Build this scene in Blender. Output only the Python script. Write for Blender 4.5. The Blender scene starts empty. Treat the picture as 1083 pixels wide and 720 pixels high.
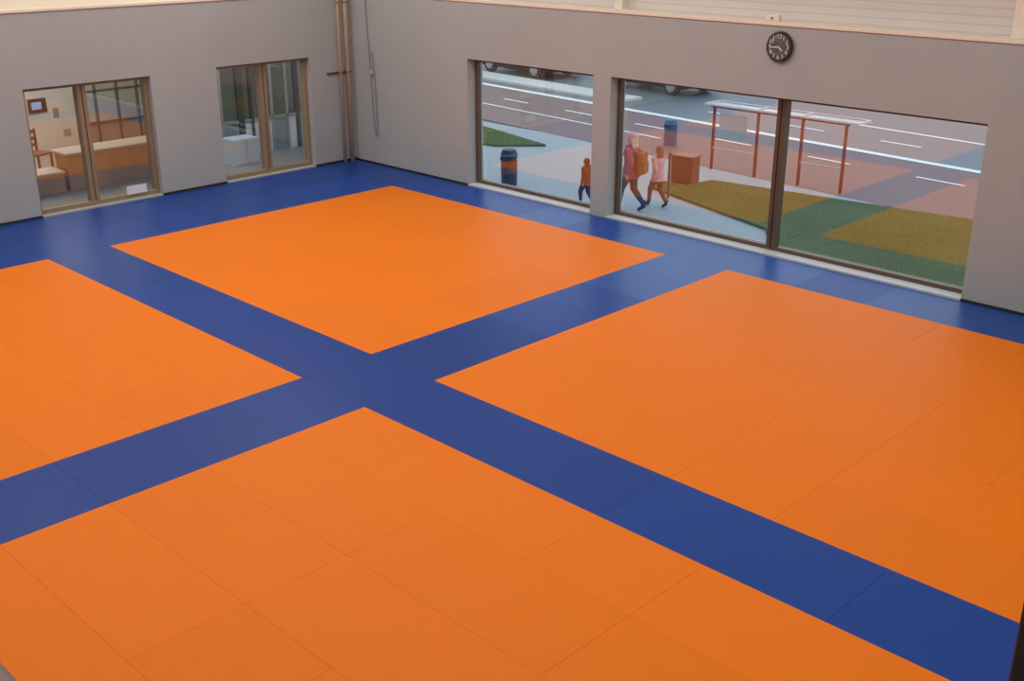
import bpy, bmesh, math, random
from mathutils import Vector, Matrix
random.seed(4)
C=bpy.context.scene.collection
bpy.context.scene.view_settings.view_transform='Standard'

# ------------------------------------------------------------ materials
def srgb(r,g,b):
    f=lambda v:(v/255/12.92) if v/255<=.04045 else ((v/255+.055)/1.055)**2.4
    return (f(r),f(g),f(b),1)
def mat(name,rgb,rough=.6,var=.06,scale=6,metal=0,bump=0,objvar=0,spec=.5,bscale=None):
    m=bpy.data.materials.new(name);m.use_nodes=True;nt=m.node_tree;n=nt.nodes;l=nt.links
    b=n['Principled BSDF'];b.inputs['Roughness'].default_value=rough;b.inputs['Metallic'].default_value=metal
    b.inputs['Specular IOR Level'].default_value=spec
    tc=n.new('ShaderNodeTexCoord');no=n.new('ShaderNodeTexNoise');no.inputs['Scale'].default_value=scale;no.inputs['Detail'].default_value=4
    l.new(tc.outputs['Object'],no.inputs['Vector'])
    mx=n.new('ShaderNodeMix');mx.data_type='RGBA';c=srgb(*rgb)
    mx.inputs['A'].default_value=tuple(x*(1-var) for x in c[:3])+(1,);mx.inputs['B'].default_value=tuple(min(1,x*(1+var)) for x in c[:3])+(1,)
    l.new(no.outputs['Fac'],mx.inputs['Factor']);out=mx.outputs['Result']
    if objvar:
        oi=n.new('ShaderNodeObjectInfo');mr=n.new('ShaderNodeMapRange');mr.inputs['To Min'].default_value=1-objvar;mr.inputs['To Max'].default_value=1+objvar
        l.new(oi.outputs['Random'],mr.inputs['Value']);hv=n.new('ShaderNodeHueSaturation');l.new(mr.outputs['Result'],hv.inputs['Value']);l.new(out,hv.inputs['Color']);out=hv.outputs['Color']
    l.new(out,b.inputs['Base Color'])
    if bump:
        n2=n.new('ShaderNodeTexNoise');n2.inputs['Scale'].default_value=bscale or 60;l.new(tc.outputs['Object'],n2.inputs['Vector'])
        bp=n.new('ShaderNodeBump');bp.inputs['Strength'].default_value=bump;bp.inputs['Distance'].default_value=.01
        l.new(n2.outputs['Fac'],bp.inputs['Height']);l.new(bp.outputs['Normal'],b.inputs['Normal'])
    return m
def panel_mat(name,rgb,w,h,dark=.9,axis='x',rough=.85,mortar=.008):
    """plain painted panels with faint joints"""
    m=bpy.data.materials.new(name);m.use_nodes=True;nt=m.node_tree;n=nt.nodes;l=nt.links;b=n['Principled BSDF'];b.inputs['Roughness'].default_value=rough
    tc=n.new('ShaderNodeTexCoord');sp=n.new('ShaderNodeSeparateXYZ');cb=n.new('ShaderNodeCombineXYZ')
    l.new(tc.outputs['Object'],sp.inputs[0]);l.new(sp.outputs['X' if axis=='x' else 'Y'],cb.inputs['X']);l.new(sp.outputs['Z'],cb.inputs['Y'])
    br=n.new('ShaderNodeTexBrick');br.offset=0;br.inputs['Scale'].default_value=1;br.inputs['Brick Width'].default_value=w;br.inputs['Row Height'].default_value=h;br.inputs['Mortar Size'].default_value=mortar;br.inputs['Mortar Smooth'].default_value=.6
    c=srgb(*rgb)[:3];br.inputs['Color1'].default_value=tuple(x*.985 for x in c)+(1,);br.inputs['Color2'].default_value=tuple(x*1.015 for x in c)+(1,);br.inputs['Mortar'].default_value=tuple(x*dark for x in c)+(1,)
    l.new(cb.outputs[0],br.inputs['Vector'])
    no=n.new('ShaderNodeTexNoise');no.inputs['Scale'].default_value=1.3;no.inputs['Detail'].default_value=6;l.new(tc.outputs['Object'],no.inputs['Vector'])
    mr=n.new('ShaderNodeMapRange');mr.inputs['To Min'].default_value=.95;mr.inputs['To Max'].default_value=1.05;l.new(no.outputs['Fac'],mr.inputs['Value'])
    hv=n.new('ShaderNodeHueSaturation');l.new(mr.outputs['Result'],hv.inputs['Value']);l.new(br.outputs['Color'],hv.inputs['Color']);l.new(hv.outputs['Color'],b.inputs['Base Color'])
    return m
def glass_mat(name,tint,base=.16,rough=0.0):
    m=bpy.data.materials.new(name);m.use_nodes=True;nt=m.node_tree;n=nt.nodes;l=nt.links;n.clear()
    o=n.new('ShaderNodeOutputMaterial');t=n.new('ShaderNodeBsdfTransparent');t.inputs['Color'].default_value=tint
    g=n.new('ShaderNodeBsdfGlossy');g.inputs['Roughness'].default_value=rough
    lw=n.new('ShaderNodeLayerWeight');lw.inputs['Blend'].default_value=.5
    p=n.new('ShaderNodeMath');p.operation='POWER';p.inputs[1].default_value=4;l.new(lw.outputs['Facing'],p.inputs[0])
    mr=n.new('ShaderNodeMapRange');mr.inputs['To Min'].default_value=base;mr.inputs['To Max'].default_value=1;l.new(p.outputs[0],mr.inputs['Value'])
    mx=n.new('ShaderNodeMixShader');l.new(mr.outputs['Result'],mx.inputs['Fac']);l.new(t.outputs[0],mx.inputs[1]);l.new(g.outputs[0],mx.inputs[2]);l.new(mx.outputs[0],o.inputs['Surface'])
    return m
M={}
M['orange']=mat('orange_vinyl',(232,120,16),.5,.02,3,bump=.04,objvar=.02,bscale=250,spec=.13)
M['blue']=mat('blue_vinyl',(22,64,140),.36,.04,3,bump=.04,objvar=.1,bscale=250,spec=.18)
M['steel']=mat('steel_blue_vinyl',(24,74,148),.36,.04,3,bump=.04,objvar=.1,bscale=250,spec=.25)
M['wallR']=panel_mat('grey_panels_x',(168,170,168),.62,6,axis='x',dark=.955)
M['wallL']=panel_mat('grey_panels_y',(168,170,168),.62,6,axis='y',dark=.955)
M['cream']=mat('cream_paint',(232,220,200),.6,.03)
M['siding']=panel_mat('white_siding',(214,208,200),50,.11,.84,'x',.5,.012)
M['white']=mat('white_paint',(225,225,225),.4,.03)
M['sill']=mat('grey_sill',(188,192,194),.5,.03)
M['bronze']=mat('bronze_aluminium',(98,80,64),.4,.08,metal=.2)
M['bronzeL']=mat('light_bronze',(146,124,96),.45,.08)
M['dark']=mat('dark_rubber',(38,36,38),.6,.1)
M['subfloor']=mat('grey_subfloor',(110,108,106),.8,.08)
M['ceil']=mat('ceiling_white',(214,217,220),.8,.03)
M['glass']=glass_mat('window_glass',(.88,.96,.98,1),.23,.03)
M['glassI']=glass_mat('interior_glass',(.9,.94,.94,1),.17)
M['pipe']=mat('beige_pipe',(196,172,140),.5,.08)
M['cord']=mat('blue_grey_cord',(112,126,140),.7,.08)
M['wood']=mat('light_oak_wood',(196,160,118),.5,.1,3)
M['creamwall']=mat('warm_cream_wall',(216,206,190),.8,.03)

def link(o,parent=None):
    C.objects.link(o)
    if parent is not None:o.parent=parent
    return o
def tag(o,label,cat,kind=None,group=None):
    o['label']=label;o['category']=cat
    if kind:o['kind']=kind
    if group:o['group']=group
    return o
def empty(name,loc,label,cat,rot=0,kind=None,group=None):
    e=bpy.data.objects.new(name,None);e.empty_display_size=.1;e.location=loc;e.rotation_euler=(0,0,rot);link(e);return tag(e,label,cat,kind,group)
def bbox(bm,x0,x1,y0,y1,z0,z1):
    vs=[bm.verts.new((x,y,z)) for x in(x0,x1) for y in(y0,y1) for z in(z0,z1)]
    for f in((0,1,3,2),(4,6,7,5),(0,4,5,1),(2,3,7,6),(0,2,6,4),(1,5,7,3)):bm.faces.new([vs[i] for i in f])
def fin(bm,name,m,parent=None,smooth=False,bevel=0,loc=(0,0,0),seg=2):
    bmesh.ops.recalc_face_normals(bm,faces=bm.faces)
    if bevel:bmesh.ops.bevel(bm,geom=list(bm.edges),offset=bevel,segments=seg,affect='EDGES',profile=.5)
    me=bpy.data.meshes.new(name);bm.to_mesh(me);bm.free()
    if smooth:
        for p in me.polygons:p.use_smooth=True
    me.materials.append(m if not isinstance(m,str) else M[m]);o=bpy.data.objects.new(name,me);o.location=loc;link(o,parent);return o
def boxes(name,bl,m,parent=None,bevel=0,loc=(0,0,0)):
    bm=bmesh.new()
    for b in bl:bbox(bm,*b)
    return fin(bm,name,m,parent,bevel=bevel,loc=loc)
def cyl_bm(bm,p,q,r1,r2=None,seg=20):
    p=Vector(p);q=Vector(q);r2=r1 if r2 is None else r2;d=q-p
    mt=Matrix.Translation((p+q)/2)@d.to_track_quat('Z','Y').to_matrix().to_4x4()
    bmesh.ops.create_cone(bm,cap_ends=True,segments=seg,radius1=r1,radius2=r2,depth=d.length,matrix=mt)
def cyl(name,p,q,r,m,parent=None,seg=20,r2=None):
    bm=bmesh.new();cyl_bm(bm,p,q,r,r2,seg);o=fin(bm,name,m,parent)
    for f in o.data.polygons:f.use_smooth=len(f.vertices)<5
    return o
def tube(name,pts,r,m,parent=None,cyclic=False,res=4):
    cu=bpy.data.curves.new(name,'CURVE');cu.dimensions='3D';cu.bevel_depth=r;cu.bevel_resolution=res;cu.use_fill_caps=True
    s=cu.splines.new('NURBS' if len(pts)>3 else 'POLY');s.points.add(len(pts)-1)
    for i,p in enumerate(pts):s.points[i].co=(*p,1)
    s.use_cyclic_u=cyclic
    if len(pts)>3:s.order_u=3;s.use_endpoint_u=not cyclic;s.resolution_u=6
    t=bpy.data.objects.new('t',cu);C.objects.link(t);dg=bpy.context.evaluated_depsgraph_get();me=bpy.data.meshes.new_from_object(t.evaluated_get(dg));bpy.data.objects.remove(t)
    me.materials.clear();me.materials.append(M[m] if isinstance(m,str) else m)
    for p in me.polygons:p.use_smooth=True
    me.name=name;o=bpy.data.objects.new(name,me);return link(o,parent)
def poly(name,pts,z,m,parent=None,thick=.02):
    bm=bmesh.new();vs=[bm.verts.new((x,y,z)) for x,y in pts];f=bm.faces.new(vs)
    r=bmesh.ops.extrude_face_region(bm,geom=[f]);bmesh.ops.translate(bm,vec=(0,0,-thick),verts=[v for v in r['geom'] if isinstance(v,bmesh.types.BMVert)])
    return fin(bm,name,m,parent)

# ------------------------------------------------------------ room shell
XL=-19.1;YR=14.65;XE=5.0;YS=-3.0;ZC=7.5;LED=3.46
def S(o,label):return tag(o,label,'room structure','structure')
S(boxes('floor',[(XL-.4,XE,YS,YR+.4,-.3,-.05)],'subfloor'),'grey subfloor beneath the sports mats')
WB=.03;WT=2.43
S(boxes('wall_north',[(XL-.4,-15.55,YR,YR+.4,-.7,LED),(-15.55,-12.42,YR,YR+.4,-.7,-.05),(-15.55,-12.42,YR,YR+.4,WT,LED),(-12.42,-12.03,YR,YR+.4,-.7,LED),
  (-12.03,-5.66,YR,YR+.4,-.7,-.05),(-12.03,-5.66,YR,YR+.4,WT,LED),(-5.66,XE,YR,YR+.4,-.7,LED)],'wallR'),'grey panelled wall with two large street windows')
S(boxes('wall_west',[(XL-.4,XL,YS,7.68,-.3,LED),(XL-.4,XL,7.68,10.02,-.3,.02),(XL-.4,XL,7.68,10.02,2.22,LED),(XL-.4,XL,10.02,11.4,-.3,LED),
  (XL-.4,XL,11.4,13.56,-.3,.02),(XL-.4,XL,11.4,13.56,2.25,LED),(XL-.4,XL,13.56,YR,-.3,LED)],'wallL'),'grey panelled wall with two interior windows')
S(boxes('wall_north_upper',[(XL-.4,XE,YR+.4,YR+.6,LED,ZC)],'siding'),'white horizontally ribbed upper wall cladding')
S(boxes('wall_west_upper',[(XL-.6,XL-.4,YS,YR+.6,LED,ZC)],'cream'),'smooth warm cream upper wall')
S(boxes('trim_1',[(XL,XE,YR-.02,YR+.4,LED,LED+.05)],'cream',bevel=.008),'cream ledge capping the grey wall')
S(boxes('trim_2',[(XL-.4,XL+.02,YS,YR+.4,LED,LED+.05)],'cream',bevel=.008),'cream ledge capping the grey wall')
S(boxes('wall_south',[(XL-.6,XE,YS-.2,YS,-.3,ZC)],'ceil'),'plain pale wall behind the gallery')
S(boxes('wall_east',[(XE,XE+.2,YS-.2,YR+.6,-.3,ZC)],'ceil'),'plain pale end wall')
S(boxes('ceiling',[(XL-.6,XE+.2,YS-.2,YR+.6,ZC,ZC+.2)],'ceil'),'white hall ceiling')
k=3
for x in(-12.1,-5.55):
    S(boxes('trim_%d'%k,[(x-.08,x+.08,YR+.22,YR+.4,LED+.05,ZC)],'cream'),'cream vertical post on the ledge');k+=1
S(boxes('baseboard_west',[(XL,XL+.03,YS,7.68,-.05,.04),(XL,XL+.03,10.02,11.4,-.05,.04),(XL,XL+.03,13.56,YR,-.05,.04)],'dark'),'thin dark rubber skirting')
S(boxes('baseboard_north',[(XL+.03,-15.55,YR-.03,YR,-.05,.03),(-5.66,XE,YR-.03,YR,-.05,.03)],'dark'),'thin dark rubber skirting')
S(boxes('trim_%d'%k,[(-15.55,-12.42,YR-.03,YR+.2,-.05,.03)],'sill',bevel=.006),'pale grey window sill strip');k+=1
S(boxes('trim_%d'%k,[(-12.03,-5.66,YR-.03,YR+.2,-.05,.03)],'sill',bevel=.006),'pale grey window sill strip');k+=1
S(boxes('trim_%d'%k,[(-.85,-.6,3.02,3.28,-.05,ZC)],mat('column_brown',(58,46,42),.5,.06),bevel=.01),'dark brown column rising through the hall');k+=1

def win_north(n,x0,x1,mulls,label):
    e=empty('window_%d'%n,(x0,YR+.25,WB),label,'window',kind='structure')
    w=x1-x0;h=WT-WB;fr=.06;d=.05
    boxes('frame',[(0,fr,-d,d,-.06,h),(w-fr,w,-d,d,-.06,h),(fr,w-fr,-d,d,-.06,.06),(fr,w-fr,-d,d,h-fr,h)],'bronze',e)
    for mx in mulls:boxes('mullion',[(mx-x0-.075,mx-x0-.012,-.07,.07,.05,h-fr),(mx-x0+.012,mx-x0+.075,-.07,.07,.05,h-fr),(mx-x0-.012,mx-x0+.012,-.05,.05,.05,h-fr)],'bronze',e)
    xs=[fr]+[v for mx in mulls for v in(mx-x0-.075,mx-x0+.075)]+[w-fr]
    for i in range(0,len(xs),2):
        bm=bmesh.new();vs=[bm.verts.new(p) for p in((xs[i],0,.06),(xs[i+1],0,.06),(xs[i+1],0,h-fr),(xs[i],0,h-fr))];bm.faces.new(vs);fin(bm,'glass_pane','glass',e)
win_north(1,-15.55,-12.42,[],'large fixed street window in dark bronze frame')
win_north(2,-12.03,-5.66,[-8.83],'wide two-pane street window in dark bronze frame')
def win_west(n,y0,y1,z0,z1,my,label):
    e=empty('window_%d'%n,(XL-.2,y0,z0),label,'window',kind='structure')
    w=y1-y0;h=z1-z0;fr=.07;d=.08;m=my-y0
    boxes('frame',[(-d,d,0,fr,0,h),(-d,d,w-fr,w,0,h),(-d,d,fr,w-fr,0,.08),(-d,d,fr,w-fr,h-.06,h)],'bronzeL',e)
    boxes('mullion',[(-d,d,m-.08,m-.012,.08,h-.06),(-d,d,m+.012,m+.08,.08,h-.06),(-.05,.05,m-.012,m+.012,.08,h-.06)],'bronzeL',e)
    for a,b in((fr,m-.08),(m+.08,w-fr)):
        bm=bmesh.new();vs=[bm.verts.new(p) for p in((0,a,.08),(0,b,.08),(0,b,h-.06),(0,a,h-.06))];bm.faces.new(vs);fin(bm,'glass_pane','glassI',e)
win_west(3,7.68,10.02,.02,2.22,8.75,'brown framed sliding window to the reception')
win_west(4,11.4,13.56,.02,2.25,12.5,'brown framed sliding window to the entrance hall')

# ------------------------------------------------------------ mats
UX=1.1133;UY=.982
cache={}
def mat_piece(col,x0,x1,y0,y1):
    w=round(x1-x0,4);d=round(y1-y0,4);key=(col,w,d)
    if key not in cache:
        bm=bmesh.new();g=.0005;bbox(bm,-w/2+g,w/2-g,-d/2+g,d/2-g,-.05,0)
        o=fin(bm,'sports_mat',col,None,bevel=.0013,loc=(0,0,0),seg=1);cache[key]=o
    else:
        o=cache[key].copy();C.objects.link(o)
    o.location=((x0+x1)/2,(y0+y1)/2,0)
    tag(o,{'orange':'orange rectangular vinyl judo mat in the training area','blue':'blue rectangular vinyl judo mat forming the border strip','steel':'lighter steel blue vinyl judo mat near the street windows'}[col],'sports mat',group='%s judo mats covering the floor'%('orange' if col=='orange' else 'blue'))
X0=-16.60;M2=X0+6*UX;M3=-8.77;XB=M3+6*UX
L2=7.673;L1=L2+6*UY;L3=6.66;Y0=L3-6*UY
def zone(x0,y0,mode):
    if mode=='row':
        for j in range(6):
            xs=[[0,2,4,6],[0,1,3,5,6],[0,2,3,5,6],[0,1,2,4,6],[0,2,4,5,6],[0,1,3,4,6]][j]
            for p,q in zip(xs,xs[1:]):mat_piece('orange',x0+p*UX,x0+q*UX,y0+j*UY,y0+(j+1)*UY)
        return
    for i in range(0,6,2):
        for j in range(0,6,2):
            a=x0+i*UX;b=y0+j*UY
            if (i//2+j//2)%2:
                mat_piece('orange',a,a+UX,b,b+2*UY);mat_piece('orange',a+UX,a+2*UX,b,b+2*UY)
            else:
                mat_piece('orange',a,a+2*UX,b,b+UY);mat_piece('orange',a,a+2*UX,b+UY,b+2*UY)
zone(X0,L2,'par');zone(M3,L2,'par');zone(X0,Y0,'row');zone(M3,Y0,'row')
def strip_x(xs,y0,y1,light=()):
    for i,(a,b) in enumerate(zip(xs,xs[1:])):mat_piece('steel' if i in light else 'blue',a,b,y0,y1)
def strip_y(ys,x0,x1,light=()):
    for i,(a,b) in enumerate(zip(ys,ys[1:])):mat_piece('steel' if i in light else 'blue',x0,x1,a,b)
wl=[XL+.03,-17.85,X0]
strip_x([X0,X0+2*UX,X0+4*UX,M2,M3+UX,M3+3*UX,M3+5*UX,XB+UX],L3,L2)
strip_y([Y0-UY,Y0+UY,Y0+3*UY,Y0+4*UY,Y0+5*UY,L3],M2,M3)
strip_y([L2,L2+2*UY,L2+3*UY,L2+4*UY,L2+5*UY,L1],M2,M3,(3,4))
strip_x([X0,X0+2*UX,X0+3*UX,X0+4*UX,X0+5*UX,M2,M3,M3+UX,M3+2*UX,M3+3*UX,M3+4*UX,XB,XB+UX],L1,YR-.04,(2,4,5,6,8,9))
for a,b in zip(wl,wl[1:]):strip_y([Y0-UY,Y0+UY,Y0+3*UY,Y0+5*UY,L3+UY,L3+3*UY,L3+5*UY,L1,YR-.04],a,b)
strip_x([X0,X0+2*UX,X0+4*UX,M2],Y0-UY,Y0);strip_x([M3,M3+2*UX,M3+4*UX,XB,XB+UX],Y0-UY,Y0)
strip_y([Y0,Y0+2*UY,Y0+4*UY,L3],XB,XB+UX);strip_y([L2,L2+2*UY,L2+4*UY,L1],XB,XB+UX)

# ------------------------------------------------------------ gallery with railing under the viewpoint
S(boxes('floor_gallery',[(-6,XE,YS,.27,3.1,3.3)],'subfloor'),'spectator gallery floor slab')
g=empty('gallery_railing',(0,.25,3.3),'dark brown metal handrail along the spectator gallery','railing')
boxes('handrail',[(-6,5,-.04,.045,.96,1.0)],'bronze',g,bevel=.006)
for i in range(8):boxes('post',[(-5.9+i*1.5,-5.86+i*1.5,-.03,.01,0,.96)],'bronze',g)
boxes('lower_rail',[(-6,5,-.02,.0,.1,.13)],'bronze',g)

# ------------------------------------------------------------ pipes, cord, clock
def pipe(x,y,r,label):
    e=empty('pipe',(x,y,0),label,'pipe');cyl('tube',(0,0,0),(0,0,ZC),r,'pipe',e)
    for z in(1.9,3.3,5):cyl('bracket',(0,0,z-.02),(0,0,z+.02),r+.01,'bronzeL',e)
pipe(XL+.1,14.27,.032,'slim beige vertical pipe clipped to the wall near the corner')
pipe(XL+.1,14.46,.045,'thicker beige vertical pipe standing in the corner')
r=empty('bracket_rail',(XL,14.1,1.88),'short brown bracket bar behind the corner pipes','bracket')
boxes('bar',[(0,.03,-.12,.5,-.02,.02)],'bronze',r)
ec=empty('hanging_cord',(-18.38,YR-.03,.6),'blue grey pull cord hanging in a loop on the wall','cord')
tube('cord_loop',[(-.16,0,3.0),(-.13,0,2.2),(-.07,0,1.3),(-.03,0,.4),(.0,0,.06),(.04,0,.0),(.08,0,.08),(.08,0,.6),(.05,0,1.3),(-.02,0,1.75)],.008,'cord',ec)
boxes('cord_clip',[(-.06,0,-.02,.02,1.28,1.36)],'sill',ec,bevel=.006)

ck=empty('wall_clock',(-8.83,YR,3.17),'round black wall clock with white numerals behind a wire guard','clock')
R=.215
bm=bmesh.new();cyl_bm(bm,(0,0,0),(0,-.06,0),R,R*.97,48);fin(bm,'case','dark',ck,smooth=False)
Mdial=mat('dial_charcoal',(92,90,88),.4,.05);Mnum=mat('numeral_white',(245,243,238),.5,.02)
bm=bmesh.new();cyl_bm(bm,(0,-.058,0),(0,-.064,0),R*.86,None,48);dial=fin(bm,'dial',Mdial,ck)
for i in range(1,13):
    bm=bmesh.new()
    cu=bpy.data.curves.new('n','FONT');cu.body=str(i);cu.size=.082;cu.align_x='CENTER';cu.align_y='CENTER';cu.extrude=.001
    t=bpy.data.objects.new('n',cu);C.objects.link(t);dg=bpy.context.evaluated_depsgraph_get();me=bpy.data.meshes.new_from_object(t.evaluated_get(dg))
    a=math.radians(90-30*i);me.transform(Matrix.Translation((R*.68*math.cos(a),-.067,R*.68*math.sin(a)))@Matrix.Rotation(math.pi/2,4,'X'));bm.from_mesh(me);bpy.data.objects.remove(t);bpy.data.meshes.remove(me)
    fin(bm,'numeral',Mnum,dial)
def hand(nm,ang,L,w):
    a=math.radians(90-ang);bm=bmesh.new();dx,dz=math.cos(a),math.sin(a);px,pz=-dz*w,dx*w
    vs=[(-dx*.02+px,-.07,-dz*.02+pz),(-dx*.02-px,-.07,-dz*.02-pz),(dx*L-px*.5,-.07,dz*L-pz*.5),(dx*L+px*.5,-.07,dz*L+pz*.5)]
    f=bm.faces.new([bm.verts.new(v) for v in vs]);rr=bmesh.ops.extrude_face_region(bm,geom=[f]);bmesh.ops.translate(bm,vec=(0,-.003,0),verts=[v for v in rr['geom'] if isinstance(v,bmesh.types.BMVert)]);fin(bm,nm,Mnum,ck)
hand('hour_hand',130,.09,.012);hand('minute_hand',265,.14,.01)
bm=bmesh.new()
def ringpts(rad,y,n=40):return [(rad*math.cos(2*math.pi*i/n),y,rad*math.sin(2*math.pi*i/n)) for i in range(n)]
for rad,y in((R*1.05,-.03),(R*.45,-.12)):
    p=ringpts(rad,y)
    for i in range(40):cyl_bm(bm,p[i],p[(i+1)%40],.004,None,6)
for i in range(12):
    a=2*math.pi*(i+.5)/12;c_,s_=math.cos(a),math.sin(a)
    cyl_bm(bm,(R*1.05*c_,-.03,R*1.05*s_),(R*.45*c_,-.12,R*.45*s_),.003,None,6)
fin(bm,'wire_guard',mat('guard_metal',(150,146,140),.4,.05,metal=.5),ck)

sb=empty('motion_sensor',(-9.05,YR+.1,LED+.05),'small white sensor box sitting on the ledge','sensor')
boxes('housing',[(-.11,.11,-.05,.05,0,.09)],'cream',sb,bevel=.015);cyl('lens',(0,-.05,.045),(0,-.065,.045),.018,'bronzeL',sb)

# ------------------------------------------------------------ side room (reception / entrance hall)
WX=-24.6
S(boxes('floor_reception',[(WX,XL-.4,6,16.4,-.2,0)],mat('reception_floor',(150,146,140),.4,.06)),'smooth grey reception floor')
S(boxes('ceiling_reception',[(WX,XL-.4,6,16.4,2.7,2.8)],'ceil'),'white reception ceiling')
S(boxes('wall_reception_west',[(WX-.2,WX,5.8,16.6,-.2,2.8)],'creamwall'),'warm cream reception wall')
S(boxes('wall_reception_south',[(WX,XL-.4,5.8,6,-.2,2.8)],'creamwall'),'warm cream reception wall')
S(boxes('wall_reception_north',[(WX,XL-.4,16.4,16.6,-.2,2.8)],'creamwall'),'cream entrance hall wall')
ct=empty('reception_counter',(-20.7,8.95,0),'light oak reception counter with a pale worktop','counter')
boxes('body',[(-.5,0,i*.42+.002,i*.42+.418,0,.68) for i in range(5)],'wood',ct);boxes('worktop',[(-.62,.06,-.05,2.15,.68,.72)],mat('worktop_grey',(200,192,178),.3,.05),ct,bevel=.006)
lb=empty('low_bench',(-20.7,7.92,0),'low oak bench cabinet with a cream top','bench')
boxes('body',[(-.5,0,0,.94,0,.36)],'wood',lb);boxes('top',[(-.54,.04,-.03,.96,.36,.4)],'creamwall',lb,bevel=.006)
def chair(loc,rot):
    e=empty('chair',loc,'dark wooden chair with slatted backrest beside the counter','chair',rot)
    Mc=mat('dark_wood',(116,78,54),.5,.1);boxes('seat',[(-.21,.21,-.21,.21,.42,.46)],Mc,e,bevel=.01)
    for x,y in((-.19,-.19),(.16,-.19),(-.19,.16),(.16,.16)):boxes('leg',[(x,x+.035,y,y+.035,0,.42)],Mc,e)
    boxes('backrest',[(-.21,-.175,-.21,-.175,.46,.9),(-.21,-.175,.175,.21,.46,.9)]+[(-.2,-.18,-.175,.175,z,z+.06) for z in(.55,.68,.82)],Mc,e)
chair((-22.5,9.15,0),.4)
sc=empty('wall_screen',(WX,10.15,.9),'small black framed wall screen with a lit blue display','screen')
boxes('bezel',[(0,.05,-.2,.2,0,.3)],'dark',sc,bevel=.008)
Md=mat('display_blue',(120,150,190),.3,.5,12);Md.node_tree.nodes['Principled BSDF'].inputs['Emission Color'].default_value=(.25,.4,.7,1);Md.node_tree.nodes['Principled BSDF'].inputs['Emission Strength'].default_value=.4
boxes('display',[(.05,.055,-.14,.08,.07,.23)],Md,sc)
def frame_pic(y,z,w,h,rgb,lab):
    e=empty('wall_notice',(WX,y,z),lab,'notice');boxes('sheet',[(0,.015,-w/2,w/2,0,h)],mat('sheet_%d'%int(y*100),rgb,.7,.05),e)
frame_pic(10.55,.75,.12,.2,(150,138,124),'small grey card on the cream wall')
frame_pic(10.75,.3,.16,.16,(170,150,124),'small brown card on the cream wall')
ip=empty('interior_partition',(-22.3,9.98,0),'brown framed glazed partition behind the reception counter','partition')
boxes('frame',[(-.03,.03,y,y+.05,0,2.7) for y in(0,.42,.9,1.35,1.75)]+[(-.03,.03,.05,1.75,z,z+.05) for z in(.9,1.55)],mat('taupe_frame',(104,90,80),.5,.06),ip)
bm=bmesh.new()
for a,b in((.05,.42),(.47,.9),(.95,1.35),(1.4,1.75)):bm.faces.new([bm.verts.new(p) for p in((0,a,.95),(0,b,.95),(0,b,2.7),(0,a,2.7))])
fin(bm,'glass_pane',glass_mat('grey_glass',(.82,.8,.76,1),.06),ip)
boxes('lower_panel',[(-.01,.01,.05,1.75,0,.9)],mat('taupe_panel',(170,156,138),.6,.05),ip)
# glazed entrance screen
gs=empty('glazed_screen',(-21.2,12.3,0),'glazed entrance partition with pale frames, dark posts and white lower panels','partition')
boxes('frame',[(-.04,.04,y,y+.055,0,2.7) for y in(0,.34,1.28,1.62,2.02,2.6,3.0)]+[(-.04,.04,.055,3.05,z,z+.05) for z in(.72,2.15)],mat('pale_frame',(158,154,148),.5,.05),gs)
Mch=mat('charcoal_frame',(58,52,48),.5,.08)
for a,b in((.78,.92),(1.1,1.16),(2.28,2.36)):boxes('dark_post',[(-.05,.05,a,b,0,2.7)],Mch,gs)
Mpb=mat('pale_blue_panel',(216,226,236),.35,.03);Mgb=mat('grey_blue_panel',(128,146,158),.35,.05)
boxes('infill_panel',[(-.01,.01,.055,.34,.0,.72),(-.01,.01,.92,1.28,0,.72),(-.01,.01,1.335,1.62,0,.72),(-.01,.01,2.075,2.28,0,.72)],Mpb,gs)
boxes('infill_panel',[(-.01,.01,.395,.78,0,.72),(-.01,.01,1.675,2.02,0,.72),(-.01,.01,2.36,2.6,0,.72)],Mgb,gs)
bm=bmesh.new()
for a,b in((.055,.34),(.395,.78),(.92,1.1),(1.16,1.28),(1.335,1.62),(1.675,2.02),(2.075,2.28),(2.36,2.6),(2.655,3.0)):bm.faces.new([bm.verts.new(p) for p in((0,a,.77),(0,b,.77),(0,b,2.15),(0,a,2.15))])
fin(bm,'glass_pane',glass_mat('teal_glass',(.26,.38,.42,1),.12),gs)
ec2=empty('entrance_cabinet',(-20.5,12.35,0),'low white cabinet with two doors in the entrance hall','cabinet')
boxes('body',[(-.25,.2,0,.62,0,.55)],Mpb,ec2);boxes('door',[(.2,.215,.01,.3,.03,.52)],'white',ec2);boxes('door',[(.2,.215,.32,.61,.03,.52)],'white',ec2)
pp=empty('paper_sheet',(XL-.1,9.35,.1),'white paper sheet leaning on the window frame base','paper');boxes('sheet',[(0,.006,0,.4,0,.16)],'white',pp)

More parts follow.
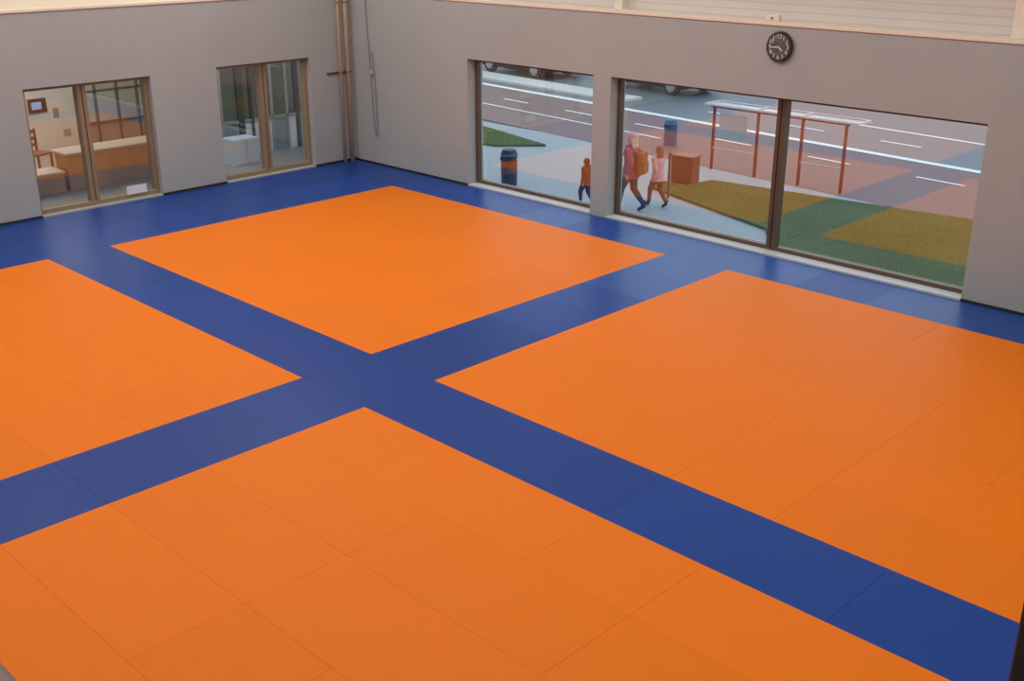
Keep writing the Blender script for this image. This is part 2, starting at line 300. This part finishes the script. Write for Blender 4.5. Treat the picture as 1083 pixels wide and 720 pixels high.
# ------------------------------------------------------------ outdoors
GZ=-.7
def G(o,label,cat):return tag(o,label,cat,'structure')
Mp=mat('pale_paving',(154,164,168),.6,.06,2,bump=.2,bscale=8)
G(poly('ground',[(-120,15.05),(60,15.05),(60,140),(-120,140)],GZ-.03,mat('far_ground',(120,124,122),.9,.1),thick=.1),'pale paved ground outside the hall','ground')
def rot(pts,o=(-17,24),a=-.1):
    c_,s_=math.cos(a),math.sin(a);return [(o[0]+(x-o[0])*c_-(y-o[1])*s_,o[1]+(x-o[0])*s_+(y-o[1])*c_) for x,y in pts]
def rect(x0,x1,y0,y1):return [(x0,y0),(x1,y0),(x1,y1),(x0,y1)]
G(poly('ground_pavement',[(-60,15.1),(20,15.1),(20,22.6),(-60,22.6)],GZ-.005,Mp),'pale grey pavement slabs beside the window','pavement')
G(poly('ground_cycle_path',rot(rect(-60,20,22.2,26.6)),GZ+.0,mat('red_asphalt',(122,92,88),.6,.12,1.2),None),'red brown cycle path beside the road','cycle path')
G(poly('ground_road',rot(rect(-80,40,26.6,42)),GZ+.0,mat('asphalt',(102,106,110),.5,.12,1.2)),'grey asphalt road with white markings','road')
Mw=mat('road_paint',(236,240,240),.6,.06,5)
def line(x0,x1,y,w=.12):
    o=poly('road_marking',rot(rect(x0,x1,y-w/2,y+w/2)),GZ+.012,Mw,thick=.008);tag(o,'white painted line on the street surface','road marking',group='white road markings')
line(-60,20,26.7,.26);line(-60,-18,24.0,.08);line(-20,20,29.9,.14)
for i in range(-14,8):line(-17+i*3,-15.8+i*3,25.1,.09)
for i in range(-1,9):line(-17+i*3,-15.8+i*3,28.3,.1)
tag(poly('traffic_island',rot(rect(-40,-23,27.4,28.5)),GZ+.08,mat('white_gravel',(200,200,198),.9,.45,14),thick=.08),'raised traffic island covered with white pebbles','traffic island')
def lawn(pts,label,n):
    e=empty('lawn',(0,0,0),label,'grass',kind='stuff')
    Mgr=mat('grass_green',(88,100,48),.95,.45,.7,bump=.2,bscale=25,spec=.1);poly('turf',pts,GZ+.05,Mgr,e,thick=.06)
    xs=[p[0] for p in pts];ys=[p[1] for p in pts];bm=bmesh.new();c=0
    def inside(x,y):
        r=False;j=len(pts)-1
        for i in range(len(pts)):
            if (pts[i][1]>y)!=(pts[j][1]>y) and x<(pts[j][0]-pts[i][0])*(y-pts[i][1])/(pts[j][1]-pts[i][1])+pts[i][0]:r=not r
            j=i
        return r
    while c<n:
        x=random.uniform(min(xs),max(xs));y=random.uniform(min(ys),max(ys))
        if not inside(x,y):continue
        c+=1;a=random.uniform(0,6.28);h=random.uniform(.01,.03);w=.006;dx,dy=math.cos(a)*w,math.sin(a)*w
        bm.faces.new([bm.verts.new((x-dx,y-dy,GZ+.045)),bm.verts.new((x+dx,y+dy,GZ+.045)),bm.verts.new((x+random.uniform(-.02,.02),y+random.uniform(-.02,.02),GZ+.05+h))])
    fin(bm,'grass_blades',mat('grass_blade',(92,104,52),.9,.3,.8,spec=.1),e)
lawn([(-15.1,20.0),(-14.2,19.85),(-14.0,20.8),(-8.3,21.5),(4,21.6),(4,15.4),(-7.0,15.4),(-9.0,16.4),(-10.4,17.4),(-10.9,18.1),(-14.6,19.3)],'green lawn beside the pavement',26000)
lawn([(-26,22.0),(-22.6,21.9),(-19.5,21.15),(-20.4,20.2),(-26,19.4)],'patch of green lawn beside the pavement',5000)

# shelter
Mred=mat('red_post',(160,56,44),.5,.06)
bs=empty('bus_shelter',(-13.1,21.9,GZ),'open shelter with red posts and thin white roof frame','bus shelter')
for x,y in((-1.75,.05),(-.52,0),(.62,0),(1.7,-.05)):cyl('post',(x,y,0),(x,y,1.46),.038,Mred,bs,12)
boxes('top_bar',[(-1.8,1.75,-.03,.03,1.46,1.5)],Mred,bs)
Mroof=glass_mat('roof_glazing',(.85,.9,.92,1),.12)
boxes('roof_frame',[(-1.9,2.0,-.16,-.12,1.52,1.56),(-1.9,2.0,.4,.44,1.52,1.56),(-1.9,-1.86,-.12,.4,1.52,1.56),(1.96,2.0,-.12,.4,1.52,1.56),(-.54,-.51,-.12,.4,1.52,1.56),(.61,.64,-.12,.4,1.52,1.56)],'white',bs)
bm=bmesh.new();bm.faces.new([bm.verts.new(p) for p in((-1.86,-.12,1.54),(1.96,-.12,1.54),(1.96,.4,1.54),(-1.86,.4,1.54))]);fin(bm,'roof_panel',Mroof,bs)
boxes('rail',[(-1.7,-.52,-.015,.015,.5,.53),(.62,1.7,-.03,.0,.5,.53)],'sill',bs)
boxes('sign_panel',[(-1.55,-.8,-.02,.0,.8,1.36)],mat('pale_panel',(190,200,204),.4,.05),bs)

# bins
def bin_(loc,h,rad,label,top,body,band=None):
    e=empty('litter_bin',loc,label,'litter bin');seg=24
    bm=bmesh.new();cyl_bm(bm,(0,0,0),(0,0,h*.84),rad*.96,rad*.98,seg);fin(bm,'body',body,e)
    if band:bm=bmesh.new();cyl_bm(bm,(0,0,h*.35),(0,0,h*.7),rad*1.0,rad*1.0,seg);fin(bm,'band',band,e)
    bm=bmesh.new();cyl_bm(bm,(0,0,h*.84),(0,0,h*.89),rad*1.06,rad*1.06,seg);fin(bm,'rim',top,e)
    bm=bmesh.new();cyl_bm(bm,(0,0,h*.89),(0,0,h),rad*1.0,rad*.8,seg);fin(bm,'hood',body,e)
    boxes('opening',[(-rad*.5,rad*.5,-rad*1.03,-rad*.9,h*.72,h*.8)],'dark',e)
Mbd=mat('bin_charcoal',(34,36,44),.5,.06)
bin_((-17.1,17.35,GZ),.8,.185,'round dark litter bin with brown band and grey blue rim',mat('bin_rim',(90,112,130),.4,.06),Mbd,mat('bin_brown',(112,70,48),.5,.06))
bin_((-17.3,23.6,GZ),.66,.18,'round blue litter bin beside the cycle path',mat('bin_blue',(90,130,160),.4,.06),mat('bin_teal',(54,96,130),.5,.06))
Mrb=mat('red_brown_metal',(120,60,48),.6,.06)
rb=empty('utility_box',(-14.42,20.3,GZ),'red brown metal utility box standing at the lawn edge','utility box',.1)
boxes('box',[(-.27,.27,-.18,.18,0,.6)],Mrb,rb,bevel=.015);boxes('lid',[(-.29,.29,-.2,.2,.6,.64)],mat('red_brown_lid',(150,86,70),.5,.06),rb,bevel=.01);boxes('door',[(-.24,.24,-.192,-.18,.06,.56)],Mrb,rb)
po=empty('marker_post',(-13.8,18.85,GZ),'slim red brown post at the pavement edge','post');boxes('shaft',[(-.022,.022,-.022,.022,0,.96)],Mrb,po,bevel=.005);boxes('cap',[(-.026,.026,-.026,.026,.96,.98)],Mrb,po,bevel=.004)

# cars
def car(loc,rotz,rgb,label):
    e=empty('car',loc,label,'car',rotz)
    Mc=mat('car_paint',rgb,.25,.03,metal=.3);Mt=mat('tyre',(24,24,26),.8,.05);Mh=mat('alloy',(160,162,166),.3,.03,metal=.8);Mgw=mat('car_glass',(30,38,44),.1,.03)
    prof=[(-2.1,.35),(-2.12,.62),(-2.02,.88),(-1.75,.95),(-1.2,1.4),(-.9,1.46),(.25,1.46),(.55,1.38),(1.15,.98),(1.85,.84),(2.08,.66),(2.1,.35),(1.75,.22),(-1.75,.22)]
    bm=bmesh.new();W=.86;rows=[]
    for y in(-W,-W+.1,0,W-.1,W):
        rows.append([bm.verts.new((x*(.97 if abs(y)>=W else 1),y*(1 if z<1.0 else .78),z if z<1 or abs(y)<W else z-.05)) for x,z in prof])
    n=len(prof)
    for a,b in zip(rows,rows[1:]):
        for i in range(n):bm.faces.new((a[i],a[(i+1)%n],b[(i+1)%n],b[i]))
    bm.faces.new(rows[0]);bm.faces.new(rows[-1]);fin(bm,'body',Mc,e,smooth=True)
    for s in(-1,1):
        bm=bmesh.new();bm.faces.new([bm.verts.new(p) for p in((-1.45,s*.80,1.03),(.95,s*.80,1.03),(.4,s*.70,1.36),(-1.1,s*.70,1.36))]);r_=bmesh.ops.extrude_face_region(bm,geom=list(bm.faces));bmesh.ops.translate(bm,vec=(0,s*.05,0),verts=[v for v in r_['geom'] if isinstance(v,bmesh.types.BMVert)]);fin(bm,'side_window',Mgw,e)
    bm=bmesh.new();bm.faces.new([bm.verts.new(p) for p in((1.13,-.6,1.01),(1.13,.6,1.01),(.58,.52,1.385),(.58,-.52,1.385))]);r_=bmesh.ops.extrude_face_region(bm,geom=list(bm.faces));bmesh.ops.translate(bm,vec=(.02,0,.03),verts=[v for v in r_['geom'] if isinstance(v,bmesh.types.BMVert)]);fin(bm,'windscreen',Mgw,e)
    for x in(-1.3,1.32):
        for s in(-1,1):
            w=cyl('wheel',(x,s*.68,.31),(x,s*.89,.31),.31,Mt,e,28);cyl('hub',(x,s*.88,.31),(x,s*.9,.31),.2,Mh,w,16)
    boxes('headlight',[(1.98,2.1,-.75,-.45,.6,.74)],'white',e,bevel=.02);boxes('headlight',[(1.98,2.1,.45,.75,.6,.74)],'white',e,bevel=.02)
    Mtl=mat('tail_red',(160,20,20),.3,.03);boxes('tail_light',[(-2.1,-2.0,-.78,-.55,.68,.84)],Mtl,e,bevel=.02);boxes('tail_light',[(-2.1,-2.0,.55,.78,.68,.84)],Mtl,e,bevel=.02)
car((-29.6,31.1,GZ+.0),-.1,(30,30,34),'black car beside the traffic island')
car((-30.4,34.1,GZ),-.1,(40,70,150),'blue car driving on the far lane')
car((-23.6,31.4,GZ),-.1,(32,28,30),'black car standing on the road')

# ------------------------------------------------------------ people
def ell(bm,c,r,rotm=None,seg=16):
    mt=Matrix.Translation(c)@(rotm or Matrix())@Matrix.Diagonal((*r,1));bmesh.ops.create_uvsphere(bm,u_segments=seg,v_segments=seg//2+2,radius=1,matrix=mt)
def cap(bm,p,q,r1,r2):
    ell(bm,p,(r1,)*3,seg=12);ell(bm,q,(r2,)*3,seg=12);cyl_bm(bm,p,q,r1,r2,12)
def loft(bm,rings,seg=20):
    prev=None;vs=None
    for (cx,z,rx,ry) in rings:
        vs=[bm.verts.new((cx+rx*math.cos(2*math.pi*i/seg),ry*math.sin(2*math.pi*i/seg),z)) for i in range(seg)]
        if prev:
            for i in range(seg):bm.faces.new((prev[i],prev[(i+1)%seg],vs[(i+1)%seg],vs[i]))
        else:bm.faces.new(vs[::-1])
        prev=vs
    bm.faces.new(vs)
def remesh(bm,name,m,parent,vox=.008,sm=4):
    bmesh.ops.recalc_face_normals(bm,faces=bm.faces)
    me=bpy.data.meshes.new(name);bm.to_mesh(me);bm.free();t=bpy.data.objects.new('t',me);C.objects.link(t)
    md=t.modifiers.new('r','REMESH');md.mode='VOXEL';md.voxel_size=vox
    s=t.modifiers.new('s','SMOOTH');s.factor=.5;s.iterations=sm
    dg=bpy.context.evaluated_depsgraph_get();me2=bpy.data.meshes.new_from_object(t.evaluated_get(dg));bpy.data.objects.remove(t)
    for p in me2.polygons:p.use_smooth=True
    me2.materials.clear();me2.materials.append(m);me2.name=name;o=bpy.data.objects.new(name,me2);return link(o,parent)
def person(loc,H,head_rot,label,hair,coat,trou,long_hair=True,stride=.14,skin=(214,168,146),hood=False,shoe=(40,36,40),hat=None,scarf=None,fat=1.0):
    e=empty('person',loc,label,'person',head_rot);v=lambda x,y,z:Vector((x*H,y*H,z*H))
    Ms=mat('skin',skin,.6,.04);Mh=mat('hair',hair,.8,.22,40,bump=.6,bscale=50);Mc=mat('coat',coat,.85,.1,10,bump=.5,bscale=18);Mt=mat('trousers',trou,.85,.1,12,bump=.4,bscale=20);Msh=mat('shoe',shoe,.6,.05)
    hips={1:v(0,.05,.5),-1:v(0,-.05,.5)}
    knee={1:v(.11,.05,.285),-1:v(-.02,-.05,.275)}
    ank={1:v(stride,.05,.045),-1:v(-stride-.04,-.05,.075)}
    toe={1:v(stride+.09,.05,.02),-1:v(-stride+.03,-.05,.018)}
    sh={1:v(0,.105,.79),-1:v(0,-.105,.79)}
    el={1:v(-.075,.135,.635),-1:v(.06,-.135,.63)}
    wr={1:v(-.03,.135,.5),-1:v(.16,-.12,.53)}
    bm=bmesh.new()
    ell(bm,v(0,0,.53),(.075*H,.09*H,.07*H));cap(bm,v(0,0,.55),v(.005,0,.74),.07*H,.075*H);ell(bm,v(0,0,.74),(.06*H,.1*H,.07*H))
    cap(bm,v(0,0,.78),v(.01,0,.87),.032*H,.03*H)
    ell(bm,v(.008,0,.93),(.062*H,.05*H,.068*H));ell(bm,v(.03,0,.895),(.04*H,.037*H,.035*H))
    ell(bm,v(.07,0,.917),(.012*H,.009*H,.013*H),seg=8)
    ell(bm,v(.062,0,.89),(.01*H,.016*H,.004*H),seg=8)
    for s in(1,-1):
        ell(bm,v(.003,s*.05,.922),(.011*H,.007*H,.017*H),seg=8)
        cap(bm,hips[s],knee[s],.048*H,.034*H);cap(bm,knee[s],ank[s],.032*H,.02*H);cap(bm,ank[s],toe[s],.02*H,.016*H)
        cap(bm,sh[s],el[s],.032*H,.025*H);cap(bm,el[s],wr[s],.024*H,.016*H)
        d=(wr[s]-el[s]).normalized();side=Vector((0,1,0));up=d.cross(side).normalized()
        pc=wr[s]+d*.026*H;cap(bm,wr[s],pc+d*.01*H,.014*H,.017*H)
        for i,(o_,ln) in enumerate(((-.015,.036),(-.005,.042),(.005,.04),(.014,.031))):
            a=pc+d*.018*H+up*o_*H;b=a+d*ln*H*.55;c2=b+(d*.75-side*s*.6).normalized()*ln*H*.5;cap(bm,a,b,.0058*H,.0052*H);cap(bm,b,c2,.0052*H,.0042*H)
        a=pc+up*.014*H;b=a+(d*.6+up*.8).normalized()*.028*H;cap(bm,a,b,.0065*H,.005*H)
    remesh(bm,'body',Ms,e,.0042*H,2)
    F=fat
    bm=bmesh.new()  # coat: flared hem, waist, shoulders, collar
    loft(bm,[(c*H,z*H,rx*H*F,ry*H*F) for c,z,rx,ry in((0,.43,.094,.108),(0,.5,.088,.1),(0,.6,.076,.088),(0,.68,.078,.096),(0,.76,.074,.104),(0,.805,.056,.082),(0,.83,.04,.048),(.004,.855,.036,.04))])
    for s in(1,-1):cap(bm,sh[s],el[s],.042*H*F,.034*H*F);cap(bm,el[s],el[s].lerp(wr[s],.92),.033*H*F,.027*H*F)
    remesh(bm,'coat',Mc,e,.006*H,3)
    bm=bmesh.new()
    for s in(1,-1):cap(bm,hips[s],knee[s],.056*H*F,.04*H*F);cap(bm,knee[s],knee[s].lerp(ank[s],.9),.039*H*F,.03*H)
    ell(bm,v(0,0,.5),(.075*H,.095*H,.05*H));remesh(bm,'trousers',Mt,e,.007*H,3)
    for s in(1,-1):
        bm=bmesh.new();dd=(toe[s]-ank[s]);cap(bm,ank[s]+v(0,0,.04),ank[s]+dd*.2,.033*H,.028*H);cap(bm,ank[s]+dd*.1+v(0,0,-.008),toe[s]+dd*.1,.028*H,.021*H);remesh(bm,'shoe',Msh,e,.006*H,3)
    for s in(1,-1):
        bm=bmesh.new();ell(bm,v(.064,s*.018,.928),(.006*H,.008*H,.005*H),seg=10);fin(bm,'eye',mat('eye',(40,30,28),.2,.02),e,smooth=True)
    bm=bmesh.new()
    if hood:
        ell(bm,v(-.008,0,.935),(.072*H,.064*H,.075*H));ell(bm,v(-.03,0,.87),(.045*H,.055*H,.05*H));remesh(bm,'hood',Mc,e,.006*H,3)
    else:
        ell(bm,v(-.012,0,.945),(.066*H,.058*H,.066*H));ell(bm,v(-.03,0,.91),(.046*H,.056*H,.06*H))
        if long_hair:
            for i in range(7):
                y=(i-3)*.015;cap(bm,v(-.03-.012*(3-abs(i-3))/3,y,.92),v(-.052-.012*(3-abs(i-3))/3,y*1.35,.825+.008*(i%2)),.022*H,.012*H)
        remesh(bm,'hair',Mh,e,.0045*H,1)
    if hat:
        bm=bmesh.new();ell(bm,v(-.006,0,.965),(.072*H,.063*H,.05*H));remesh(bm,'hat',mat('hat',hat,.85,.06,20,bump=.5,bscale=60),e,.006*H,3)
    if scarf:
        bm=bmesh.new();ell(bm,v(.005,0,.84),(.055*H,.06*H,.026*H));cap(bm,v(.06,.02,.83),v(.1,.02,.72),.02*H,.022*H);remesh(bm,'scarf',mat('scarf',scarf,.85,.08,20),e,.006*H,3)
    return e
person((-13.76,17.5,GZ),1.58,math.pi+.15,'person with pale pink hat and blond hair in a purplish pink coat',(230,200,180),(168,84,104),(40,46,70),hat=(230,176,176),scarf=(196,70,120),fat=1.18)
bp=empty('backpack',(-13.76+.165,17.5+.025,GZ+1.02),'orange-brown backpack worn by the walking person','backpack',math.pi+.15)
Mbp=mat('orange_brown_fabric',(160,98,56),.8,.08,12)
boxes('bag',[(-.14,-.01,-.15,.15,-.26,.22)],Mbp,bp,bevel=.05);boxes('pocket',[(-.175,-.12,-.11,.11,-.22,.02)],Mbp,bp,bevel=.02)
boxes('strap',[(-.03,.1,-.12,-.08,.19,.22)],Mbp,bp,bevel=.005);boxes('strap',[(-.03,.1,.08,.12,.19,.22)],Mbp,bp,bevel=.005)
person((-13.55,18.12,GZ),1.26,math.pi-.1,'child with brown hair in a pale pink coat walking',(150,96,70),(228,166,168),(96,58,66),stride=.13,fat=1.12)
person((-14.7,17.2,GZ),.98,math.pi+.1,'small child in a red-brown hooded coat walking ahead',(90,60,46),(136,52,40),(60,36,44),hood=True,stride=.1,fat=1.3)

# ------------------------------------------------------------ lights
def area(loc,sx,sy,e,col=(1,.99,.96),rot=(0,0,0)):
    l=bpy.data.lights.new('ceiling_light','AREA');l.shape='RECTANGLE';l.size=sx;l.size_y=sy;l.energy=e;l.color=col
    o=bpy.data.objects.new('ceiling_light',l);o.location=loc;o.rotation_euler=rot;C.objects.link(o)
for x,ex in((-16.5,1.2),(-11,.92),(-5.5,.74),(0,.78)):
    for y,ey in((1,.78),(6,.86),(11,1.12)):area((x,y,ZC-.15),3.2,1.6,122*ex*ey)
area((-22.5,9.5,2.65),2,3,85,(1,.96,.9));area((-20.3,13,2.65),1,2,24,(.95,.97,1));area((-23,14,2.65),2,2.5,12,(.95,.97,1))
w=bpy.data.worlds.new('sky');bpy.context.scene.world=w;w.use_nodes=True;nt=w.node_tree;bg=nt.nodes['Background']
tc=nt.nodes.new('ShaderNodeTexCoord');sp=nt.nodes.new('ShaderNodeSeparateXYZ');nt.links.new(tc.outputs['Generated'],sp.inputs[0])
cr=nt.nodes.new('ShaderNodeValToRGB');nt.links.new(sp.outputs['Z'],cr.inputs[0]);cr.color_ramp.elements[0].color=(.82,.87,.91,1);cr.color_ramp.elements[1].color=(.7,.8,.9,1)
nt.links.new(cr.outputs[0],bg.inputs['Color']);bg.inputs['Strength'].default_value=1.65

# ------------------------------------------------------------ camera
cd=bpy.data.cameras.new('camera');cam=bpy.data.objects.new('camera',cd);C.objects.link(cam)
cd.sensor_width=36;cd.lens=1165/1083*36;cd.clip_start=.05;cd.clip_end=400
th=math.atan(452/1165)
fw=Vector((-.700*math.cos(th),.714*math.cos(th),-math.sin(th))).normalized()
cam.location=(0,0,5);cam.rotation_euler=fw.to_track_quat('-Z','Y').to_euler()
bpy.context.scene.camera=cam
